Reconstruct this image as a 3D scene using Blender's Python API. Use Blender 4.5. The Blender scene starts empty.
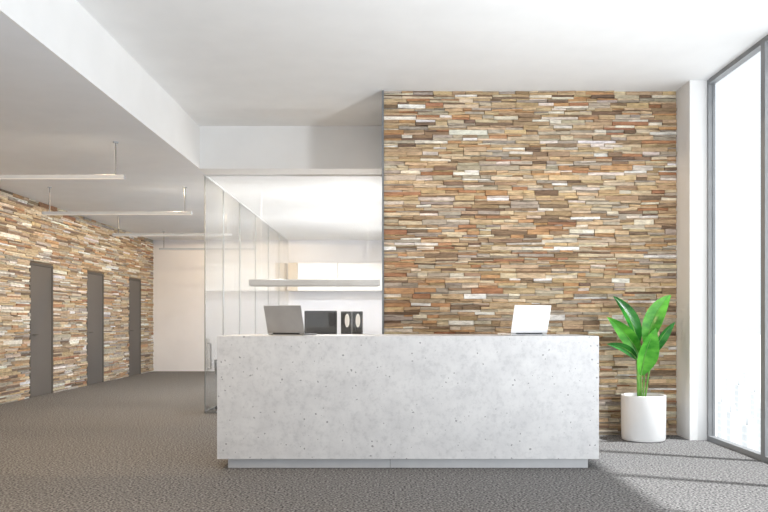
import bpy, bmesh, math, random
from mathutils import Vector, Matrix
R = math.radians
scn = bpy.context.scene
col = scn.collection
scn.view_settings.view_transform = 'Standard'
scn.view_settings.exposure = -0.10
F = 780.0; VX = 390.0; VY = 320.0; EYE = 1.233
def P(px, py, Y):
    return Vector(((px - VX) * Y / F, Y, EYE + (VY - py) * Y / F))
def lin(c):
    out = []
    for v in c:
        v = v / 255.0
        out.append(v / 12.92 if v <= 0.04045 else ((v + 0.055) / 1.055) ** 2.4)
    return out + [1.0]

# ---------------------------------------------------------------- materials
def pm(name, c1, c2=None, scale=8.0, rough=0.5, metal=0.0, bump=0.0, bscale=None, stretch=None, spec=0.5, detail=4, lo=0.35, hi=0.65):
    m = bpy.data.materials.new(name); m.use_nodes = True
    nt = m.node_tree; N = nt.nodes; L = nt.links
    b = N['Principled BSDF']
    b.inputs['Roughness'].default_value = rough; b.inputs['Metallic'].default_value = metal
    b.inputs['Specular IOR Level'].default_value = spec
    tc = N.new('ShaderNodeTexCoord'); mp = N.new('ShaderNodeMapping')
    L.new(tc.outputs['Object'], mp.inputs['Vector'])
    if stretch: mp.inputs['Scale'].default_value = stretch
    nz = N.new('ShaderNodeTexNoise'); nz.inputs['Scale'].default_value = scale; nz.inputs['Detail'].default_value = detail
    L.new(mp.outputs['Vector'], nz.inputs['Vector'])
    cr = N.new('ShaderNodeValToRGB')
    cr.color_ramp.elements[0].position = lo; cr.color_ramp.elements[1].position = hi
    cr.color_ramp.elements[0].color = lin(c1); cr.color_ramp.elements[1].color = lin(c2 or [min(255, v * 1.03) for v in c1])
    L.new(nz.outputs['Fac'], cr.inputs['Fac']); L.new(cr.outputs['Color'], b.inputs['Base Color'])
    if bump:
        n2 = N.new('ShaderNodeTexNoise'); n2.inputs['Scale'].default_value = bscale or scale * 4; n2.inputs['Detail'].default_value = 3
        L.new(mp.outputs['Vector'], n2.inputs['Vector'])
        bp = N.new('ShaderNodeBump'); bp.inputs['Strength'].default_value = bump; bp.inputs['Distance'].default_value = 0.01
        L.new(n2.outputs['Fac'], bp.inputs['Height']); L.new(bp.outputs['Normal'], b.inputs['Normal'])
    return m
def glass_mat(name, tint, gloss=1.0, milk=0.0):
    # thin pane: Schlick reflectance that is the same from either face
    m = bpy.data.materials.new(name); m.use_nodes = True
    nt = m.node_tree; N = nt.nodes; L = nt.links
    for n in list(N):
        if n.type != 'OUTPUT_MATERIAL': N.remove(n)
    out = [n for n in N if n.type == 'OUTPUT_MATERIAL'][0]
    t = N.new('ShaderNodeBsdfTransparent'); t.inputs['Color'].default_value = tint
    g = N.new('ShaderNodeBsdfGlossy'); g.inputs['Roughness'].default_value = 0.0
    lw = N.new('ShaderNodeLayerWeight'); lw.inputs['Blend'].default_value = 0.5
    pw = N.new('ShaderNodeMath'); pw.operation = 'POWER'; pw.inputs[1].default_value = 5.0
    L.new(lw.outputs['Facing'], pw.inputs[0])
    ma = N.new('ShaderNodeMath'); ma.operation = 'MULTIPLY_ADD'; ma.inputs[1].default_value = 0.9 * gloss; ma.inputs[2].default_value = 0.035 * gloss
    L.new(pw.outputs[0], ma.inputs[0])
    mx = N.new('ShaderNodeMixShader')
    L.new(ma.outputs[0], mx.inputs['Fac']); L.new(t.outputs[0], mx.inputs[1]); L.new(g.outputs[0], mx.inputs[2])
    res = mx
    if milk:
        d = N.new('ShaderNodeBsdfDiffuse'); d.inputs['Color'].default_value = (0.9, 0.91, 0.92, 1)
        tr = N.new('ShaderNodeBsdfTranslucent'); tr.inputs['Color'].default_value = (0.9, 0.91, 0.92, 1)
        m1 = N.new('ShaderNodeMixShader'); m1.inputs['Fac'].default_value = 0.5
        L.new(d.outputs[0], m1.inputs[1]); L.new(tr.outputs[0], m1.inputs[2])
        m2 = N.new('ShaderNodeMixShader'); m2.inputs['Fac'].default_value = milk
        L.new(mx.outputs[0], m2.inputs[1]); L.new(m1.outputs[0], m2.inputs[2]); res = m2
    L.new(res.outputs[0], out.inputs['Surface'])
    return m
def emit_mat(name, base, colr, s):
    m = bpy.data.materials.new(name); m.use_nodes = True
    b = m.node_tree.nodes['Principled BSDF']
    b.inputs['Base Color'].default_value = lin(base)
    b.inputs['Emission Color'].default_value = colr; b.inputs['Emission Strength'].default_value = s
    return m

def stone_mat():
    m = bpy.data.materials.new('ledger_stone'); m.use_nodes = True
    nt = m.node_tree; N = nt.nodes; L = nt.links; b = N['Principled BSDF']
    b.inputs['Roughness'].default_value = 0.75; b.inputs['Specular IOR Level'].default_value = 0.25
    at = N.new('ShaderNodeAttribute'); at.attribute_name = 'Col'
    tc = N.new('ShaderNodeTexCoord'); mp = N.new('ShaderNodeMapping'); mp.inputs['Scale'].default_value = (1, 1, 4)
    L.new(tc.outputs['Object'], mp.inputs['Vector'])
    nz = N.new('ShaderNodeTexNoise'); nz.inputs['Scale'].default_value = 12; nz.inputs['Detail'].default_value = 8; nz.inputs['Roughness'].default_value = 0.72
    L.new(mp.outputs['Vector'], nz.inputs['Vector'])
    cr = N.new('ShaderNodeValToRGB')
    e = cr.color_ramp.elements
    e[0].position = 0.32; e[0].color = (0.58, 0.555, 0.53, 1)
    e[1].position = 0.64; e[1].color = (1.18, 1.17, 1.14, 1)
    L.new(nz.outputs['Fac'], cr.inputs['Fac'])
    mx = N.new('ShaderNodeMix'); mx.data_type = 'RGBA'; mx.blend_type = 'MULTIPLY'; mx.inputs['Factor'].default_value = 1
    L.new(at.outputs['Color'], mx.inputs[6]); L.new(cr.outputs['Color'], mx.inputs[7])
    L.new(mx.outputs[2], b.inputs['Base Color'])
    n2 = N.new('ShaderNodeTexNoise'); n2.inputs['Scale'].default_value = 40; n2.inputs['Detail'].default_value = 5
    L.new(mp.outputs['Vector'], n2.inputs['Vector'])
    bp = N.new('ShaderNodeBump'); bp.inputs['Strength'].default_value = 0.45; bp.inputs['Distance'].default_value = 0.01
    L.new(n2.outputs['Fac'], bp.inputs['Height']); L.new(bp.outputs['Normal'], b.inputs['Normal'])
    return m

def concrete_mat():
    m = bpy.data.materials.new('pale_concrete'); m.use_nodes = True
    nt = m.node_tree; N = nt.nodes; L = nt.links; b = N['Principled BSDF']
    b.inputs['Roughness'].default_value = 0.55; b.inputs['Specular IOR Level'].default_value = 0.3
    tc = N.new('ShaderNodeTexCoord')
    n1 = N.new('ShaderNodeTexNoise'); n1.inputs['Scale'].default_value = 6; n1.inputs['Detail'].default_value = 9; n1.inputs['Roughness'].default_value = 0.7
    L.new(tc.outputs['Object'], n1.inputs['Vector'])
    cr = N.new('ShaderNodeValToRGB'); e = cr.color_ramp.elements
    e[0].position = 0.34; e[0].color = lin((199, 200, 203)); e[1].position = 0.64; e[1].color = lin((213, 214, 216))
    L.new(n1.outputs['Fac'], cr.inputs['Fac'])
    dn = N.new('ShaderNodeTexNoise'); dn.inputs['Scale'].default_value = 45; dn.inputs['Detail'].default_value = 2
    L.new(tc.outputs['Object'], dn.inputs['Vector'])
    vm = N.new('ShaderNodeVectorMath'); vm.operation = 'MULTIPLY_ADD'; vm.inputs[1].default_value = (0.02, 0.02, 0.02)
    L.new(dn.outputs['Color'], vm.inputs[0]); L.new(tc.outputs['Object'], vm.inputs[2])
    v = N.new('ShaderNodeTexVoronoi'); v.inputs['Scale'].default_value = 21; v.inputs['Randomness'].default_value = 1
    L.new(vm.outputs[0], v.inputs['Vector'])
    n3 = N.new('ShaderNodeTexNoise'); n3.inputs['Scale'].default_value = 12; n3.inputs['Detail'].default_value = 1
    L.new(tc.outputs['Object'], n3.inputs['Vector'])
    mr = N.new('ShaderNodeMapRange'); mr.inputs['From Min'].default_value = 0.34; mr.inputs['From Max'].default_value = 0.72
    mr.inputs['To Min'].default_value = 0.0; mr.inputs['To Max'].default_value = 0.20
    L.new(n3.outputs['Fac'], mr.inputs['Value'])
    lt = N.new('ShaderNodeMath'); lt.operation = 'LESS_THAN'
    L.new(v.outputs['Distance'], lt.inputs[0]); L.new(mr.outputs['Result'], lt.inputs[1])
    mx = N.new('ShaderNodeMix'); mx.data_type = 'RGBA'; mx.inputs[7].default_value = lin((150, 152, 155))
    L.new(lt.outputs[0], mx.inputs['Factor']); L.new(cr.outputs['Color'], mx.inputs[6])
    n4 = N.new('ShaderNodeTexNoise'); n4.inputs['Scale'].default_value = 24; n4.inputs['Detail'].default_value = 7; n4.inputs['Roughness'].default_value = 0.7
    L.new(tc.outputs['Object'], n4.inputs['Vector'])
    c2 = N.new('ShaderNodeValToRGB'); e = c2.color_ramp.elements
    e[0].position = 0.34; e[0].color = (0.90, 0.903, 0.908, 1); e[1].position = 0.50; e[1].color = (1, 1, 1, 1)
    L.new(n4.outputs['Fac'], c2.inputs['Fac'])
    m2 = N.new('ShaderNodeMix'); m2.data_type = 'RGBA'; m2.blend_type = 'MULTIPLY'; m2.inputs['Factor'].default_value = 1
    L.new(mx.outputs[2], m2.inputs[6]); L.new(c2.outputs['Color'], m2.inputs[7])
    L.new(m2.outputs[2], b.inputs['Base Color'])
    return m

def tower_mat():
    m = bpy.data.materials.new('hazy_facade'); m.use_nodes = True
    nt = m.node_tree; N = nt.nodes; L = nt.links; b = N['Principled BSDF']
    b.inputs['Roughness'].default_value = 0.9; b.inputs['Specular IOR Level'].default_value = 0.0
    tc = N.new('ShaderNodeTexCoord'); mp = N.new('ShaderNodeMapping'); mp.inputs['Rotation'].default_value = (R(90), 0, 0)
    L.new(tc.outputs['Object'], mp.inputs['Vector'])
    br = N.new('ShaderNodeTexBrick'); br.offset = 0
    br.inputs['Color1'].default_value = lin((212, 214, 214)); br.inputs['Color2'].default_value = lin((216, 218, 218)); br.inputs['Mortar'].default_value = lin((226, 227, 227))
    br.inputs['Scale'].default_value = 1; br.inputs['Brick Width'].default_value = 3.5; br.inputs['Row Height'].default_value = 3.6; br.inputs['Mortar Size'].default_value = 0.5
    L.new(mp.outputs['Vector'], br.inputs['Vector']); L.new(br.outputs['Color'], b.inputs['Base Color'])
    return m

M = dict(
    wall=pm('white_plaster', (240, 240, 240), (243, 243, 243), 3, 0.85, spec=0.2),
    cream=pm('cream_plaster', (234, 236, 243), (238, 240, 247), 2, 0.85, spec=0.2),
    ceil=pm('ceiling_plaster', (238, 239, 240), (241, 242, 243), 3, 0.9, spec=0.1),
    lowceil=pm('soffit_plaster', (236, 239, 244), (239, 242, 247), 3, 0.9, spec=0.1),
    carpet=pm('grey_carpet', (60, 60, 61), (162, 161, 161), 60, 0.95, bump=0.8, bscale=120, spec=0.05, detail=6, lo=0.36, hi=0.66),
    stone=stone_mat(), backing=pm('dark_mortar', (110, 97, 84), (124, 110, 95), 12, 0.9),
    concrete=concrete_mat(), plinth=pm('plinth_concrete', (190, 192, 196), (198, 200, 203), 6, 0.5),
    door=pm('taupe_door', (106, 104, 103), (109, 107, 106), 1, 0.7, spec=0.05), doorframe=pm('dark_door_frame', (94, 92, 91), (97, 95, 94), 1, 0.7, spec=0.05),
    alu=pm('grey_aluminium', (122, 126, 130), (130, 134, 138), 5, 0.4, 0.4), mull=pm('window_frame_grey', (134, 136, 139), (142, 144, 147), 5, 0.5, 0.0),
    lampbody=pm('white_lamp_metal', (172, 180, 192), (178, 186, 198), 5, 0.5), rod=pm('thin_steel_rod', (130, 132, 138), (140, 142, 148), 5, 0.4, 0.2),
    track=pm('pale_track_metal', (225, 227, 228), (230, 232, 233), 5, 0.5),
    greylamp=pm('grey_lamp_metal', (158, 159, 160), (166, 167, 168), 5, 0.5),
    glass=glass_mat('clear_partition_glass', (0.985, 0.99, 0.992, 1), 1.0, milk=0.028), sideglass=glass_mat('pale_side_glass', (0.955, 0.97, 0.975, 1), 1.0, milk=0.05),
    wglass=glass_mat('window_glass', (0.985, 0.992, 0.997, 1), 0.25),
    dglass=pm('glass_edge', (112, 120, 125), (120, 128, 133), 5, 0.3),
    warm=emit_mat('warm_diffuser', (186, 187, 190), (1, 0.98, 0.96, 1), 0.18), dim=emit_mat('dim_diffuser', (158, 159, 160), (1, 0.99, 0.97, 1), 0.02),
    laptopgrey=pm('silver_grey_laptop', (142, 143, 145), (150, 151, 153), 6, 0.5, 0.0), laptopwhite=pm('pale_silver_laptop', (238, 239, 241), (242, 243, 245), 6, 0.4, 0.0),
    black=pm('black_plastic', (12, 12, 14), (17, 17, 19), 10, 0.6, spec=0.1), screen=pm('dark_screen', (9, 10, 12), (13, 14, 16), 2, 0.45, spec=0.08),
    white=pm('white_lacquer', (240, 240, 239), (244, 244, 243), 4, 0.4), cabcream=pm('cream_lacquer', (204, 192, 174), (210, 198, 180), 4, 0.4),
    pot=pm('white_glazed_pot', (236, 236, 236), (240, 240, 240), 4, 0.35), soil=pm('dark_soil', (48, 36, 28), (74, 58, 46), 30, 0.95, bump=0.8),
    leafA=pm('bright_leaf', (52, 136, 38), (108, 190, 68), 6, 0.22, stretch=(1, 1, 2)), leafB=pm('deep_leaf', (24, 92, 32), (54, 134, 48), 6, 0.22, stretch=(1, 1, 2)),
    stem=pm('leaf_stalk', (88, 146, 58), (126, 180, 84), 9, 0.5), chairgrey=pm('grey_chair_fabric', (132, 136, 140), (144, 148, 152), 30, 0.8), chrome=pm('brushed_steel', (150, 152, 155), (160, 162, 165), 10, 0.3, 0.7),
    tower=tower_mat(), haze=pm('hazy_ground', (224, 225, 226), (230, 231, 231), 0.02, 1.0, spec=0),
    desktop=pm('white_table_top', (232, 232, 230), (238, 238, 236), 5, 0.4),
)

# ---------------------------------------------------------------- mesh builder
class MB:
    def __init__(s): s.v = []; s.f = []
    def box(s, x0, x1, y0, y1, z0, z1, mat=None):
        b = len(s.v)
        pts = [(x0, y0, z0), (x1, y0, z0), (x1, y1, z0), (x0, y1, z0), (x0, y0, z1), (x1, y0, z1), (x1, y1, z1), (x0, y1, z1)]
        for p in pts:
            p = Vector(p); s.v.append(tuple(mat @ p) if mat else tuple(p))
        for f in ((0, 3, 2, 1), (4, 5, 6, 7), (0, 1, 5, 4), (1, 2, 6, 5), (2, 3, 7, 6), (3, 0, 4, 7)): s.f.append([b + i for i in f])
        return s
    def lathe(s, prof, cx, cy, n=48, close=True):
        b = len(s.v)
        for r, z in prof:
            for i in range(n):
                a = 2 * math.pi * i / n; s.v.append((cx + r * math.cos(a), cy + r * math.sin(a), z))
        for j in range(len(prof) - 1):
            for i in range(n):
                s.f.append([b + j * n + i, b + j * n + (i + 1) % n, b + (j + 1) * n + (i + 1) % n, b + (j + 1) * n + i])
        if close:
            s.f.append([b + i for i in range(n)][::-1]); s.f.append([b + (len(prof) - 1) * n + i for i in range(n)])
        return s
    def tube(s, pts, rad, n=10):
        b = len(s.v); pts = [Vector(p) for p in pts]
        if not isinstance(rad, (list, tuple)): rad = [rad] * len(pts)
        for i, p in enumerate(pts):
            t = (pts[min(i + 1, len(pts) - 1)] - pts[max(i - 1, 0)]).normalized()
            a = Vector((1, 0, 0)) if abs(t.x) < 0.8 else Vector((0, 1, 0))
            u = t.cross(a).normalized(); w = t.cross(u)
            for k in range(n):
                g = 2 * math.pi * k / n; s.v.append(tuple(p + (u * math.cos(g) + w * math.sin(g)) * rad[i]))
        for i in range(len(pts) - 1):
            for k in range(n):
                s.f.append([b + i * n + k, b + i * n + (k + 1) % n, b + (i + 1) * n + (k + 1) % n, b + (i + 1) * n + k])
        s.f.append([b + k for k in range(n)][::-1]); s.f.append([b + (len(pts) - 1) * n + k for k in range(n)])
        return s
    def build(s, name, mat, parent=None, off=(0, 0, 0), bevel=0, smooth=False, loc=None, seg=2):
        me = bpy.data.meshes.new(name)
        me.from_pydata([(x - off[0], y - off[1], z - off[2]) for x, y, z in s.v], [], s.f)
        bm = bmesh.new(); bm.from_mesh(me); bmesh.ops.recalc_face_normals(bm, faces=bm.faces)
        for f in bm.faces: f.smooth = smooth
        bm.to_mesh(me); bm.free()
        me.materials.append(M[mat] if isinstance(mat, str) else mat)
        o = bpy.data.objects.new(name, me); col.objects.link(o)
        if parent: o.parent = parent
        elif any(off): o.location = off
        if bevel:
            md = o.modifiers.new('Bevel', 'BEVEL'); md.width = bevel; md.segments = seg; md.limit_method = 'ANGLE'; md.angle_limit = R(40)
        elif smooth:
            try: me.set_sharp_from_angle(angle=R(40))
            except Exception: pass
        return o
def tag(o, label=None, cat=None, group=None, kind=None):
    if label: o['label'] = label
    if cat: o['category'] = cat
    if group: o['group'] = group
    if kind: o['kind'] = kind
    return o
def empty(name, loc=(0, 0, 0), rz=0):
    o = bpy.data.objects.new(name, None); col.objects.link(o); o.location = loc; o.rotation_euler = (0, 0, rz); o.empty_display_size = 0.1
    return o
def struct(o, label, cat): return tag(o, label, cat, kind='structure')
def dup(root, loc, label):
    r = root.copy(); col.objects.link(r); r.location = loc; r['label'] = label
    for ch in root.children:
        c = ch.copy(); col.objects.link(c); c.parent = r
        for g in ch.children:
            d = g.copy(); col.objects.link(d); d.parent = c
    return r

# ---------------------------------------------------------------- room shell
HC = 3.69; LC = 3.15; XF = -2.41; XL = -5.72; YB = 18.75; XW = 3.25; YS = 8.40; XS = -0.086; Y0 = -2.0; YH = 9.88
struct(MB().box(XL, 3.40, Y0, YB, -0.15, 0).build('floor', 'carpet'), 'speckled grey carpet floor running through hall and corridor', 'floor')
struct(MB().box(XF, 3.40, Y0, YH, HC, HC + 0.15).build('ceiling', 'ceil'), 'high white plaster ceiling over the reception hall', 'ceiling')
struct(MB().box(XL, XF - 0.02, Y0, YB, LC, HC + 0.15).build('ceiling_low', 'lowceil'), 'lower grey white ceiling over the corridor', 'ceiling')
struct(MB().box(XF - 0.02, 0.10, YH + 0.02, YB, LC, HC + 0.15).build('ceiling_office', 'ceil'), 'white ceiling of the glass office', 'ceiling')
struct(MB().box(XF - 0.02, XF, Y0, YH + 0.02, LC, HC).build('trim_2', 'ceil'), 'white fascia board along the edge of the lowered ceiling', 'trim')
struct(MB().box(XF, XS + 0.012, YH, YH + 0.02, LC, HC).build('trim_3', 'ceil'), 'white header board above the glass office front', 'trim')
struct(MB().box(XL, 0.10, YB, YB + 0.15, 0, LC).build('wall_back', 'cream'), 'plain cream wall at the far end of the corridor', 'wall')
wc = struct(MB().box(XS + 0.012, 3.40, YS, YS + 0.15, 0, HC).build('wall_center', 'backing'), 'stacked ledger stone feature wall behind the reception desk', 'wall')
wl = struct(MB().box(XL - 0.15, XL, Y0, YB, 0, LC).build('wall_left', 'backing'), 'stacked ledger stone corridor wall holding three dark doors', 'wall')
struct(MB().box(XS + 0.012, XS + 0.16, YS + 0.15, YB, 0, HC).build('wall_office_right', 'wall'), 'white wall closing the glass office on its right', 'wall')
struct(MB().box(XS, XS + 0.02, YS - 0.055, YS + 0.15, 0, HC).build('trim_1', 'alu'), 'thin grey metal edge at the left end of the stone feature wall', 'trim')
struct(MB().box(3.075, XW, 8.0, 8.39, 0, HC).build('wall_right_pier', 'wall'), 'white pier between stone wall and tall window', 'wall')

PAL = [((207, 183, 151), 5), ((187, 161, 129), 5), ((218, 201, 175), 5), ((164, 140, 114), 3.6), ((191, 180, 163), 5), ((235, 226, 212), 3),
       ((248, 245, 240), 1.5), ((138, 117, 98), 2.6), ((197, 156, 117), 2.8), ((176, 130, 100), 1.2), ((176, 166, 153), 3.5), ((210, 184, 148), 4)]
def stones(name, u0, u1, v1, holes, mapf, seed, parent, tone=(1, 1, 1), lr=(0.13, 0.46)):
    rng = random.Random(seed)
    V = []; Fc = []; C = []
    cols = [lin(c) for c, w in PAL]; ws = [w for c, w in PAL]
    def one(a, b, z0, z1, dep):
        c = rng.choices(cols, ws)[0]; k = rng.uniform(0.80, 1.12)
        c = [min(.95, c[0] * k * tone[0]), min(.95, c[1] * k * rng.uniform(0.95, 1.03) * tone[1]), min(.95, c[2] * k * rng.uniform(0.92, 1.06) * tone[2]), 1]
        i = len(V); g = 0.0003; e = 0.0022
        for (u, z) in ((a + g, z0 + g), (b - g, z0 + g), (b - g, z1 - g), (a + g, z1 - g)): V.append(mapf(u, z, 0))
        tl = rng.uniform(-.0035, .0035)
        for (u, z) in ((a + g + e, z0 + g + e * .5 + tl), (b - g - e, z0 + g + e * .5 - tl), (b - g - e, z1 - g - e * .5 - tl), (a + g + e, z1 - g - e * .5 + tl)):
            V.append(mapf(u, z, dep + rng.uniform(-0.006, 0.006)))
        for f in ((4, 5, 6, 7), (0, 1, 5, 4), (1, 2, 6, 5), (2, 3, 7, 6), (3, 0, 4, 7)):
            Fc.append([i + q for q in f]); C.append(c)
    z = 0.0
    dd = lambda: rng.uniform(0.019, 0.043)
    while z < v1 - 1e-6:
        h = rng.uniform(0.029, 0.065)
        if v1 - z - h < 0.03: h = v1 - z
        spans = [(u0, u1)]
        for (ha, hb, ht) in holes:
            if z < ht - 0.01:
                ns = []
                for (a, b) in spans:
                    if hb <= a or ha >= b: ns.append((a, b))
                    else:
                        if ha > a: ns.append((a, ha))
                        if hb < b: ns.append((hb, b))
                spans = ns
        for (a, b) in spans:
            u = a
            while u < b - 1e-6:
                l = rng.uniform(*lr)
                if b - u - l < 0.08: l = b - u
                dep = dd()
                if h > 0.032 and rng.random() < 0.86:
                    k = rng.uniform(0.25, 0.75); m = u + l * rng.uniform(0.3, 0.7)
                    one(u, u + l, z, z + h * k, dep)
                    if l > lr[1] * 0.62: one(u, m, z + h * k, z + h, dd()); one(m, u + l, z + h * k, z + h, dd())
                    else: one(u, u + l, z + h * k, z + h, dd())
                else: one(u, u + l, z, z + h, dep)
                u += l
        z += h
    me = bpy.data.meshes.new(name); me.from_pydata([tuple(p) for p in V], [], Fc)
    ca = me.color_attributes.new('Col', 'FLOAT_COLOR', 'CORNER')
    for p in me.polygons:
        for li in p.loop_indices: ca.data[li].color = C[p.index]
    bm = bmesh.new(); bm.from_mesh(me); bmesh.ops.recalc_face_normals(bm, faces=bm.faces); bm.to_mesh(me); bm.free()
    me.materials.append(M['stone'])
    o = bpy.data.objects.new(name, me); col.objects.link(o); o.parent = parent
    return o
stones('stone_cladding', XS + 0.02, 3.075, HC, [], lambda u, z, d: (u, YS - d, z), 3, wc, (1, 1, 1), (0.12, 0.42))
DOORS = [(12.33, 13.18), (14.65, 15.51), (17.0, 17.82)]
stones('stone_cladding', 5.5, YB, LC, [(a, b, 2.15) for a, b in DOORS], lambda u, z, d: (XL + d, u, z), 8, wl, (0.96, 1.08, 1.28), (0.20, 0.75))

dl = ['dark taupe flush door in the stone wall, nearest the camera', 'dark taupe flush door in the stone wall, middle of the three', 'dark taupe flush door in the stone wall, farthest down the corridor']
for i, (a, b) in enumerate(DOORS):
    d = struct(empty('door_%d' % (i + 1), (XL, (a + b) / 2, 0)), dl[i], 'door')
    off = (XL, (a + b) / 2, 0)
    fr = MB().box(XL, XL + 0.03, a, a + 0.04, 0, 2.15); fr.box(XL, XL + 0.03, b - 0.04, b, 0, 2.15); fr.box(XL, XL + 0.03, a + 0.04, b - 0.04, 2.11, 2.15)
    fr.build('door_frame', 'doorframe', d, off, 0.003)
    MB().box(XL, XL + 0.02, a + 0.042, b - 0.042, 0.008, 2.108).build('door_panel', 'door', d, off, 0.002)
    h = MB().tube([(XL + 0.02, a + 0.12, 1.0), (XL + 0.055, a + 0.12, 1.0), (XL + 0.057, a + 0.22, 1.0)], 0.008, 8)
    h.build('door_handle', 'doorframe', d, off, smooth=True)

# windows: each glazed bay is a frame with its pane
edges = [8.0, 6.80, 5.60, 4.40, 3.20, 2.00, 0.80, -0.40, -2.0]
wn = ['tall floor to ceiling window bay next to the white pier', 'tall floor to ceiling window bay, second from the white pier']
for i in range(len(edges) - 1):
    b, a = edges[i], edges[i + 1]
    lab = wn[i] if i < 2 else 'tall floor to ceiling window bay number %d counting from the pier, beside the camera' % (i + 1)
    w = struct(empty('window_%d' % (i + 1), (XW, (a + b) / 2, 0)), lab, 'window'); off = (XW, (a + b) / 2, 0)
    f = MB(); t = 0.04; dp = 0.07
    f.box(XW, XW + dp, a, a + t, 0, HC); f.box(XW, XW + dp, b - t, b, 0, HC)
    f.box(XW, XW + dp, a + t, b - t, 0, 0.05); f.box(XW, XW + dp, a + t, b - t, HC - 0.045, HC)
    f.build('window_frame', 'mull', w, off)
    MB().box(XW + 0.035, XW + 0.045, a + t, b - t, 0.05, HC - 0.045).build('pane', 'wglass', w, off)

# glass office partition
YG = 10.3; XG = -2.45
gf = struct(empty('wall_office_front', (-1.25, YG, 0)), 'clear glass wall facing the hall beneath the white header', 'glass wall')
off = (-1.25, YG, 0)
xs = [XG + 0.03, -1.27, XS + 0.012]
for k in range(2):
    MB().box(xs[k] + 0.002, xs[k + 1] - 0.002, YG, YG + 0.012, 0.03, LC - 0.02).build('glass_panel', 'glass', gf, off)
MB().box(xs[0], xs[2], YG - 0.01, YG + 0.022, LC - 0.02, LC).build('top_track', 'track', gf, off)
MB().box(xs[0], xs[2], YG - 0.01, YG + 0.022, 0, 0.03).build('bottom_track', 'alu', gf, off)
gs = struct(empty('wall_office_left', (XG, 14, 0)), 'clear glass side wall between corridor and office', 'glass wall'); off = (XG, 14, 0)
ys = [10.3, 11.45, 12.7, 14.2, 15.7, 17.2, YB]
for k in range(6):
    MB().box(XG, XG + 0.012, ys[k] + (0.012 if k == 0 else 0.004), ys[k + 1] - 0.004, 0.03, LC - 0.02).build('glass_panel', 'sideglass', gs, off)
    MB().box(XG, XG + 0.012, ys[k] - (0 if k == 0 else 0.035), ys[k] + (0.012 if k == 0 else 0.004), 0.03, LC - 0.02).build('post', 'dglass', gs, off)
MB().box(XG - 0.01, XG + 0.022, 10.3, YB, LC - 0.02, LC).build('top_track', 'track', gs, off)
MB().box(XG - 0.01, XG + 0.022, 10.3, YB, 0, 0.03).build('bottom_track', 'alu', gs, off)
hd = MB().tube([(XG + 0.014, 10.42, 0.58), (XG + 0.055, 10.42, 0.58), (XG + 0.055, 10.42, 0.92), (XG + 0.014, 10.42, 0.92)], 0.012, 10)
hd.build('door_handle', 'chrome', gs, off, smooth=True)

# ---------------------------------------------------------------- corridor pendants
def pendant(cx, cy, length, label, group):
    root = tag(empty('pendant_lamp', (cx, cy, 2.745)), label, 'lamp', group)
    h = length / 2
    MB().box(-h, h, -0.03, 0.03, 0.010, 0.048).build('lamp_body', 'lampbody', root, bevel=0.004)
    MB().box(-h + 0.01, h - 0.01, -0.025, 0.025, 0.0, 0.010).build('diffuser', 'warm', root)
    for s in (-1, 1):
        MB().tube([(s * (h - 0.1), 0, 0.048), (s * (h - 0.1), 0, LC - 2.745 - 0.01)], 0.008, 8).build('suspension_rod', 'rod', root, smooth=True)
        MB().lathe([(0.03, LC - 2.745 - 0.012), (0.03, LC - 2.745)], s * (h - 0.1), 0, 20).build('ceiling_cap', 'lampbody', root, smooth=True)
    return root
G = 'linear pendant lamps along the corridor'
PL = [(8.4, 'white linear pendant lamp nearest the camera, cut by the left photo edge'), (11.24, 'white linear pendant lamp above the nearest corridor door, second from the camera'),
      (14.08, 'white linear pendant lamp third down the corridor, partly behind glass'), (16.92, 'small looking white linear pendant lamp farthest down the corridor')]
lp = pendant(-3.93, PL[0][0], 2.15, PL[0][1], G)
for y, l in PL[1:]: dup(lp, (-3.93, y, 2.745), l)
def area(name, loc, sx, sy, power, c, d, spread=180):
    l = bpy.data.lights.new(name, 'AREA'); l.shape = 'RECTANGLE'; l.size = sx; l.size_y = sy; l.energy = power; l.color = c; l.spread = R(spread)
    o = bpy.data.objects.new(name, l); col.objects.link(o); o.location = loc; o.rotation_euler = Vector(d).to_track_quat('-Z', 'Y').to_euler()
    return o
def spot(name, loc, power, c, size=168, blend=0.5):
    l = bpy.data.lights.new(name, 'SPOT'); l.energy = power; l.color = c; l.spot_size = R(size); l.spot_blend = blend; l.shadow_soft_size = 0.0
    o = bpy.data.objects.new(name, l); col.objects.link(o); o.location = loc
def point(name, loc, power, c):
    l = bpy.data.lights.new(name, 'POINT'); l.energy = power; l.color = c; l.shadow_soft_size = 0.0
    o = bpy.data.objects.new(name, l); col.objects.link(o); o.location = loc
for y, pw in ((3.1, 165), (5.9, 165), (8.75, 130), (11.6, 115), (14.45, 100), (17.2, 84)):
    spot('corridor_fill', (-3.2, y, 3.14), pw, (1, 0.73, 0.44), 179, 0.05)  # added spots without fixtures, lighting the corridor in place of the pendants

# office pendant and added fill lamps
for y in (11.4, 13.6, 16.2):
    for x in (-1.8, -0.7): spot('office_fill', (x, y, LC - 0.02), 70, (0.98, 0.99, 1.0), 170, 0.4)  # added ceiling spots, no fixtures modelled, to brighten the office
op = tag(empty('pendant_lamp', (-1.13, 11.7, 1.735)), 'thick grey linear lamp hanging behind the office glass above the monitor', 'lamp')
MB().box(-0.98, 0.98, -0.05, 0.05, 0.01, 0.105).build('lamp_body', 'greylamp', op, bevel=0.005)
MB().box(-0.95, 0.95, -0.04, 0.04, 0, 0.01).build('diffuser', 'dim', op)
for s in (-1, 1): MB().tube([(s * 0.8, 0, 0.105), (s * 0.8, 0, LC - 1.735)], 0.0012, 6).build('suspension_cable', 'track', op, smooth=True)
for x in (-1.7, -0.6): point('office_ceiling_fill', (x, 11.7, 1.95), 22, (0.98, 0.99, 1.0))  # unseen point lamps added above the pendant to brighten the ceiling
point('office_room_fill', (-1.25, 14.6, 1.7), 50, (0.98, 0.99, 1.0))  # unseen fill point added mid-room, belongs to no fixture

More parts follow.
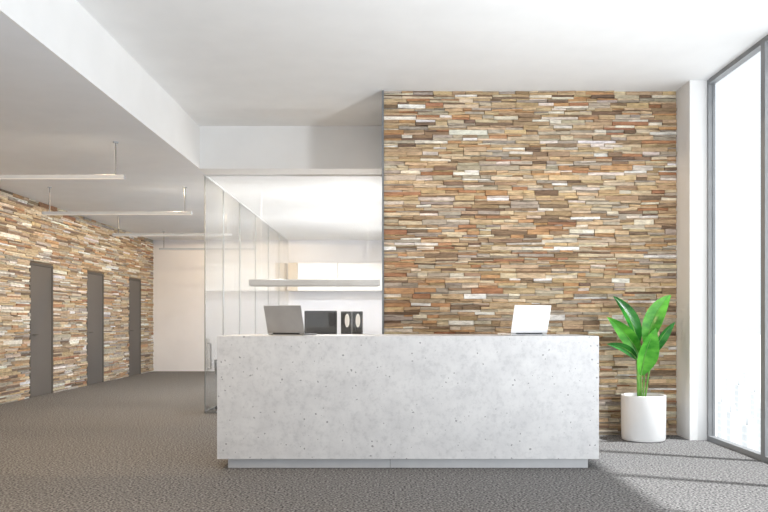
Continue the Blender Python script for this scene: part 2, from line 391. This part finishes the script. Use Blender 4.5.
# ---------------------------------------------------------------- reception desk
dr = tag(empty('reception_desk', (0.149, 6.85, 0)), 'long pale speckled concrete reception desk on a recessed plinth', 'desk'); off = (0.149, 6.85, 0)
x0, x1, y0, y1 = -1.43, 1.728, 6.45, 7.25
b = MB().box(x0, x1, y0, y1, 1.04, 1.10); b.box(x0, x1, y0, y0 + 0.06, 0.083, 1.04); b.box(x0, x0 + 0.06, y0 + 0.06, y1, 0.083, 1.04); b.box(x1 - 0.06, x1, y0 + 0.06, y1, 0.083, 1.04); b.box(x0 + 0.06, x1 - 0.06, y0 + 0.06, y1, 0.083, 0.11)
b.build('counter', 'concrete', dr, off)
p = MB().box(-1.352, 0.0, 6.51, 7.19, 0, 0.083); p.box(0.003, 1.652, 6.51, 7.19, 0, 0.083)
p.build('plinth', 'plinth', dr, off)

# ---------------------------------------------------------------- laptops
def laptop(loc, rz, mat, label, tilt):
    r = tag(empty('laptop', loc, rz), label, 'laptop', 'open laptops on the reception desk')
    base = MB().box(-0.18, 0.18, -0.12, 0.125, 0.003, 0.016).build('base', mat, r, bevel=0.004)
    kb = MB()
    for j in range(5):
        for i in range(13): kb.box(-0.155 + i * 0.024, -0.155 + i * 0.024 + 0.02, -0.075 + j * 0.02, -0.075 + j * 0.02 + 0.016, 0.016, 0.018)
    kb.build('keyboard', 'black', base)
    MB().box(-0.05, 0.05, 0.045, 0.11, 0.016, 0.0167).build('touchpad', 'greylamp', base)
    for sx in (-0.15, 0.15):
        for sy in (-0.1, 0.1): MB().lathe([(0.007, 0), (0.007, 0.003)], sx, sy, 12).build('rubber_foot', 'black', base)
    T = Matrix.Translation((0, -0.12, 0.02)) @ Matrix.Rotation(tilt, 4, 'X')
    lid = MB().box(-0.18, 0.18, -0.004, 0.004, 0, 0.25, T).build('lid', mat, r, bevel=0.003)
    MB().box(-0.168, 0.168, 0.004, 0.005, 0.014, 0.238, T).build('screen', 'screen', lid)
    MB().tube([(-0.13, -0.12, 0.017), (0.13, -0.12, 0.017)], 0.006, 10).build('hinge', 'black', r, smooth=True)
    return r
c = P(291.5, 335, 6.85); laptop((c.x, 6.92, 1.10), R(-20), 'laptopgrey', 'dark silver open laptop with its lid turned to the left, left end of desk', R(18))
c = P(523.5, 335, 6.85); laptop((c.x, 6.92, 1.10), R(20), 'laptopwhite', 'pale silver open laptop with its lid turned right, on the desk near the plant', R(16))

# ---------------------------------------------------------------- potted plant
cx, cy = 2.605, 8.02
pr = tag(empty('potted_plant', (cx, cy, 0)), 'broad leaved green plant in a white cylindrical pot by the stone wall', 'plant'); off = (cx, cy, 0)
prof = [(0.19, 0), (0.212, 0.008), (0.219, 0.03), (0.223, 0.445), (0.223, 0.462), (0.219, 0.466), (0.206, 0.466), (0.203, 0.462), (0.2, 0.40)]
pot = MB().lathe(prof, cx, cy, 64).build('pot', 'pot', pr, off, smooth=True)
MB().lathe([(0.198, 0.402), (0.197, 0.425), (0.1, 0.435), (0.01, 0.438)], cx, cy, 40).build('soil', 'soil', pr, off, smooth=True)
def leaf(root_px, start, ctrl, tip, hw, Ys, Yt, mat, twist=0.0):
    a = P(start[0], start[1], Ys); cc = P(ctrl[0], ctrl[1], (Ys + Yt) / 2 - 0.03); t_ = P(tip[0], tip[1], Yt); hw = hw * 8.0 / F
    bez = lambda t: a * (1 - t) ** 2 + cc * 2 * t * (1 - t) + t_ * t * t
    NT, NS = 24, 8; m = MB(); mid = []
    for i in range(NT + 1):
        t = i / NT; p = bez(t); tg = (bez(min(t + .01, 1)) - bez(max(t - .01, 0))).normalized()
        side = tg.cross(Vector((math.sin(twist), -math.cos(twist), 0))).normalized(); nrm = side.cross(tg).normalized()
        if nrm.y > 0: nrm = -nrm
        w = hw * (max(0.0, math.sin(math.pi * min(1, t ** 0.85))) ** 0.85) + 0.001
        mid.append(p)
        for j in range(NS + 1):
            s = 2 * j / NS - 1
            m.v.append(tuple(p + side * w * s + nrm * (abs(s) ** 1.2 * w * 0.6)))
    for i in range(NT):
        for j in range(NS):
            q = i * (NS + 1) + j; m.f.append([q, q + 1, q + NS + 2, q + NS + 1])
    o = m.build('leaf', mat, pr, off, smooth=True)
    base = P(root_px, 400, 8.02); base.z = 0.43; mm = base.lerp(a, 0.5) + Vector((0, 0, 0.02))
    pts = [base, base.lerp(mm, .5), mm, a] + [p + Vector((0, -0.003, 0)) for p in mid[2:20]]
    rad = [0.010, 0.0095, 0.009, 0.0075] + [0.006 * (1 - k / 18) + 0.0012 for k in range(18)]
    MB().tube(pts, rad, 8).build('leaf_stalk', 'stem', o, off, smooth=True)
leaf(640, (638, 346), (633, 316), (613, 296), 7.5, 8.04, 8.0, 'leafB', 0.4)
leaf(639, (639, 356), (630, 334), (607, 317), 7.5, 7.96, 7.86, 'leafA', -0.2)
leaf(638, (637, 360), (627, 345), (606, 344), 4.2, 7.92, 7.80, 'leafB', 0.1)
leaf(641, (641, 376), (644, 350), (656, 328), 10.5, 7.84, 7.72, 'leafA', 0.2)
leaf(643, (646, 348), (652, 310), (671, 295), 9, 8.05, 7.98, 'leafA', -0.35)
leaf(645, (652, 356), (661, 334), (675, 322), 5, 8.0, 7.92, 'leafB', 0.3)

# ---------------------------------------------------------------- office furniture
tr = tag(empty('office_table', (-0.95, 12.1, 0)), 'white office table behind the glass carrying monitor and binders', 'table')
MB().box(-0.8, 0.8, -0.35, 0.35, 0.71, 0.75).build('table_top', 'desktop', tr, bevel=0.004)
for sx in (-0.75, 0.75):
    for sy in (-0.3, 0.3): MB().box(sx - 0.025, sx + 0.025, sy - 0.025, sy + 0.025, 0, 0.71).build('leg', 'alu', tr)
mo = tag(empty('monitor', (-1.065, 12.0, 0.75)), 'flat black computer monitor on the office table behind the glass', 'monitor')
MB().box(-0.25, 0.25, -0.018, 0.018, 0.12, 0.625).build('housing', 'black', mo, bevel=0.006)
MB().box(-0.24, 0.24, -0.0205, -0.018, 0.135, 0.615).build('screen', 'screen', mo)
MB().box(-0.03, 0.03, 0.018, 0.04, 0.012, 0.3).build('stand', 'black', mo); MB().box(-0.12, 0.12, -0.08, 0.1, 0, 0.012).build('foot', 'black', mo, bevel=0.004)
rs = tag(empty('desk_riser', (-0.585, 12.05, 0.75)), 'white desk riser on the office table under the two black binders', 'riser')
MB().box(-0.2, 0.2, -0.14, 0.14, 0.255, 0.27).build('shelf', 'white', rs, bevel=0.002)
for s in (-1, 1): MB().box(s * 0.19 - 0.008, s * 0.19 + 0.008, -0.14, 0.14, 0, 0.255).build('side_panel', 'white', rs)
def binder(x, shift, label):
    r = tag(empty('ring_binder', (x, 12.03, 1.02)), label, 'binder', 'black binders in the office')
    w = 0.078
    MB().box(-w, w, -0.13, -0.124, 0, 0.345).build('spine', 'black', r, bevel=0.002)
    for s in (-1, 1): MB().box(s * w - 0.003 - (0.003 if s > 0 else -0.003), s * w + 0.003 - (0.003 if s > 0 else -0.003), -0.124, 0.12, 0, 0.345).build('cover', 'black', r)
    MB().box(-w + 0.014, w - 0.014, -0.11, 0.11, 0.01, 0.325).build('paper_stack', 'white', r)
    # rounded white label stuck on the spine
    lb = MB(); n = 28
    ring = [(shift + 0.036 * math.cos(2 * math.pi * k / n), 0.205 + 0.105 * math.sin(2 * math.pi * k / n)) for k in range(n)]
    lb.v = [(x_, -0.1305, z_) for x_, z_ in ring] + [(x_, -0.1325, z_) for x_, z_ in ring]
    lb.f = [[k, (k + 1) % n, n + (k + 1) % n, n + k] for k in range(n)] + [list(range(n))[::-1], list(range(n, 2 * n))]
    lb.build('spine_label', 'white', r)
binder(-0.672, 0.018, 'black binder with a white oval spine label, next to the monitor')
binder(-0.500, 0.010, 'black binder with a white oval spine label, nearest the stone wall')
CB = [(-2.40, -2.18, 'cabcream', 'narrow cream wall cabinet, leftmost on the office back wall'), (-2.175, -1.235, 'white', 'wide white wall cabinet in the middle of the office back wall'), (-1.23, -0.08, 'white', 'wide white wall cabinet on the office back wall, nearest the stone wall')]
for a, b_, mt, l in CB:
    o = tag(empty('wall_cabinet', ((a + b_) / 2, 18.55, 1.92)), l, 'cabinet', 'wall cabinets in the office'); w = (b_ - a) / 2
    MB().box(-w, w, -0.17, 0.2, 0, 0.66).build('body', mt, o)
    MB().box(-w + 0.008, w - 0.008, -0.19, -0.17, 0.006, 0.654).build('door', mt, o, bevel=0.002)

ch = tag(empty('office_chair', (-2.09, 10.72, 0), 0), 'grey swivel chair inside the glass office, mostly hidden by the reception desk', 'chair')
MB().box(-0.24, 0.24, -0.24, 0.24, 0.44, 0.51).build('seat', 'chairgrey', ch, bevel=0.03, seg=4)
T = Matrix.Translation((0, 0.25, 0.56)) @ Matrix.Rotation(R(-10), 4, 'X')
MB().box(-0.24, 0.24, -0.025, 0.025, 0, 0.42, T).build('backrest', 'chairgrey', ch, bevel=0.022, seg=4)
MB().tube([(0, 0.1, 0.43), (0, 0.30, 0.44), (0, 0.29, 0.62)], 0.018, 10).build('back_support', 'chrome', ch, smooth=True)
for s in (-1, 1): MB().tube([(s * 0.23, -0.05, 0.46), (s * 0.29, -0.05, 0.5), (s * 0.29, -0.1, 0.68), (s * 0.29, 0.15, 0.68)], 0.018, 10).build('armrest', 'chairgrey', ch, smooth=True)
MB().lathe([(0.028, 0.11), (0.028, 0.3), (0.02, 0.3), (0.02, 0.44)], 0, 0, 20).build('gas_post', 'chrome', ch, smooth=True)
bs = MB(); 
for k in range(5):
    an = 2 * math.pi * k / 5 + 0.6; bs.tube([(0.02 * math.cos(an), 0.02 * math.sin(an), 0.12), (0.28 * math.cos(an), 0.28 * math.sin(an), 0.075)], [0.022, 0.014], 8)
base = bs.build('base', 'chrome', ch, smooth=True)
for k in range(5):
    an = 2 * math.pi * k / 5 + 0.6
    x, y = 0.28 * math.cos(an), 0.28 * math.sin(an); t = Vector((-math.sin(an), math.cos(an), 0)) * 0.018
    MB().tube([Vector((x, y, 0.03)) - t, Vector((x, y, 0.03)) + t], 0.03, 16).build('caster', 'black', base, smooth=True)

# ---------------------------------------------------------------- city outside
GZ = -95
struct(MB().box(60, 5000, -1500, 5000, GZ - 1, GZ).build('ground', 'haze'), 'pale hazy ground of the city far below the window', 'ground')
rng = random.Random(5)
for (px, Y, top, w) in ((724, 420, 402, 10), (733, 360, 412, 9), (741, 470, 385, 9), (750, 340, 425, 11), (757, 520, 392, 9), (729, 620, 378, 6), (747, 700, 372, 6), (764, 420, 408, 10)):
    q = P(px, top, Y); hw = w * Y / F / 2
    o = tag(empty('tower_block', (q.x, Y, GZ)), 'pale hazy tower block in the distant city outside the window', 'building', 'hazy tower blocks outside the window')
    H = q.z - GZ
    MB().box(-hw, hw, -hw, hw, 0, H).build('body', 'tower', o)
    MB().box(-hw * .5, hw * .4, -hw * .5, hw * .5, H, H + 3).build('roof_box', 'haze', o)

# ---------------------------------------------------------------- light
w = bpy.data.worlds.new('World'); scn.world = w; w.use_nodes = True
bg = w.node_tree.nodes['Background']; bg.inputs['Color'].default_value = (0.92, 0.965, 1.0, 1); bg.inputs['Strength'].default_value = 1.25
sd = bpy.data.lights.new('sun', 'SUN'); sd.energy = 6.5; sd.angle = R(2.2); sd.color = (1, 0.99, 0.97)
so = bpy.data.objects.new('sun', sd); col.objects.link(so)
so.rotation_euler = Vector((-1, 0.42, -2.3)).to_track_quat('-Z', 'Y').to_euler()
area('window_fill', (3.1, 3.2, 0.8), 0.45, 0.9, 64, (0.95, 0.98, 1.0), (-0.49, 0.76, 0.42), 110)  # added area lamp inside the windows, shapes the wedge shadow on the header
area('hall_fill', (0.4, 3.2, 0.10), 5.0, 3.2, 48, (0.95, 0.98, 1.0), (0, 0.0, 1), 130)  # unseen upward fill added near the floor to brighten the ceiling

# ---------------------------------------------------------------- camera
cd = bpy.data.cameras.new('camera'); cd.sensor_width = 36; cd.lens = 36 * F / 768
cd.shift_x = (384 - VX) / 768; cd.shift_y = (VY - 256) / 768; cd.clip_end = 8000; cd.clip_start = 0.05
co = bpy.data.objects.new('camera', cd); col.objects.link(co); co.location = (0, 0, EYE); co.rotation_euler = (R(90), 0, 0)
scn.camera = co
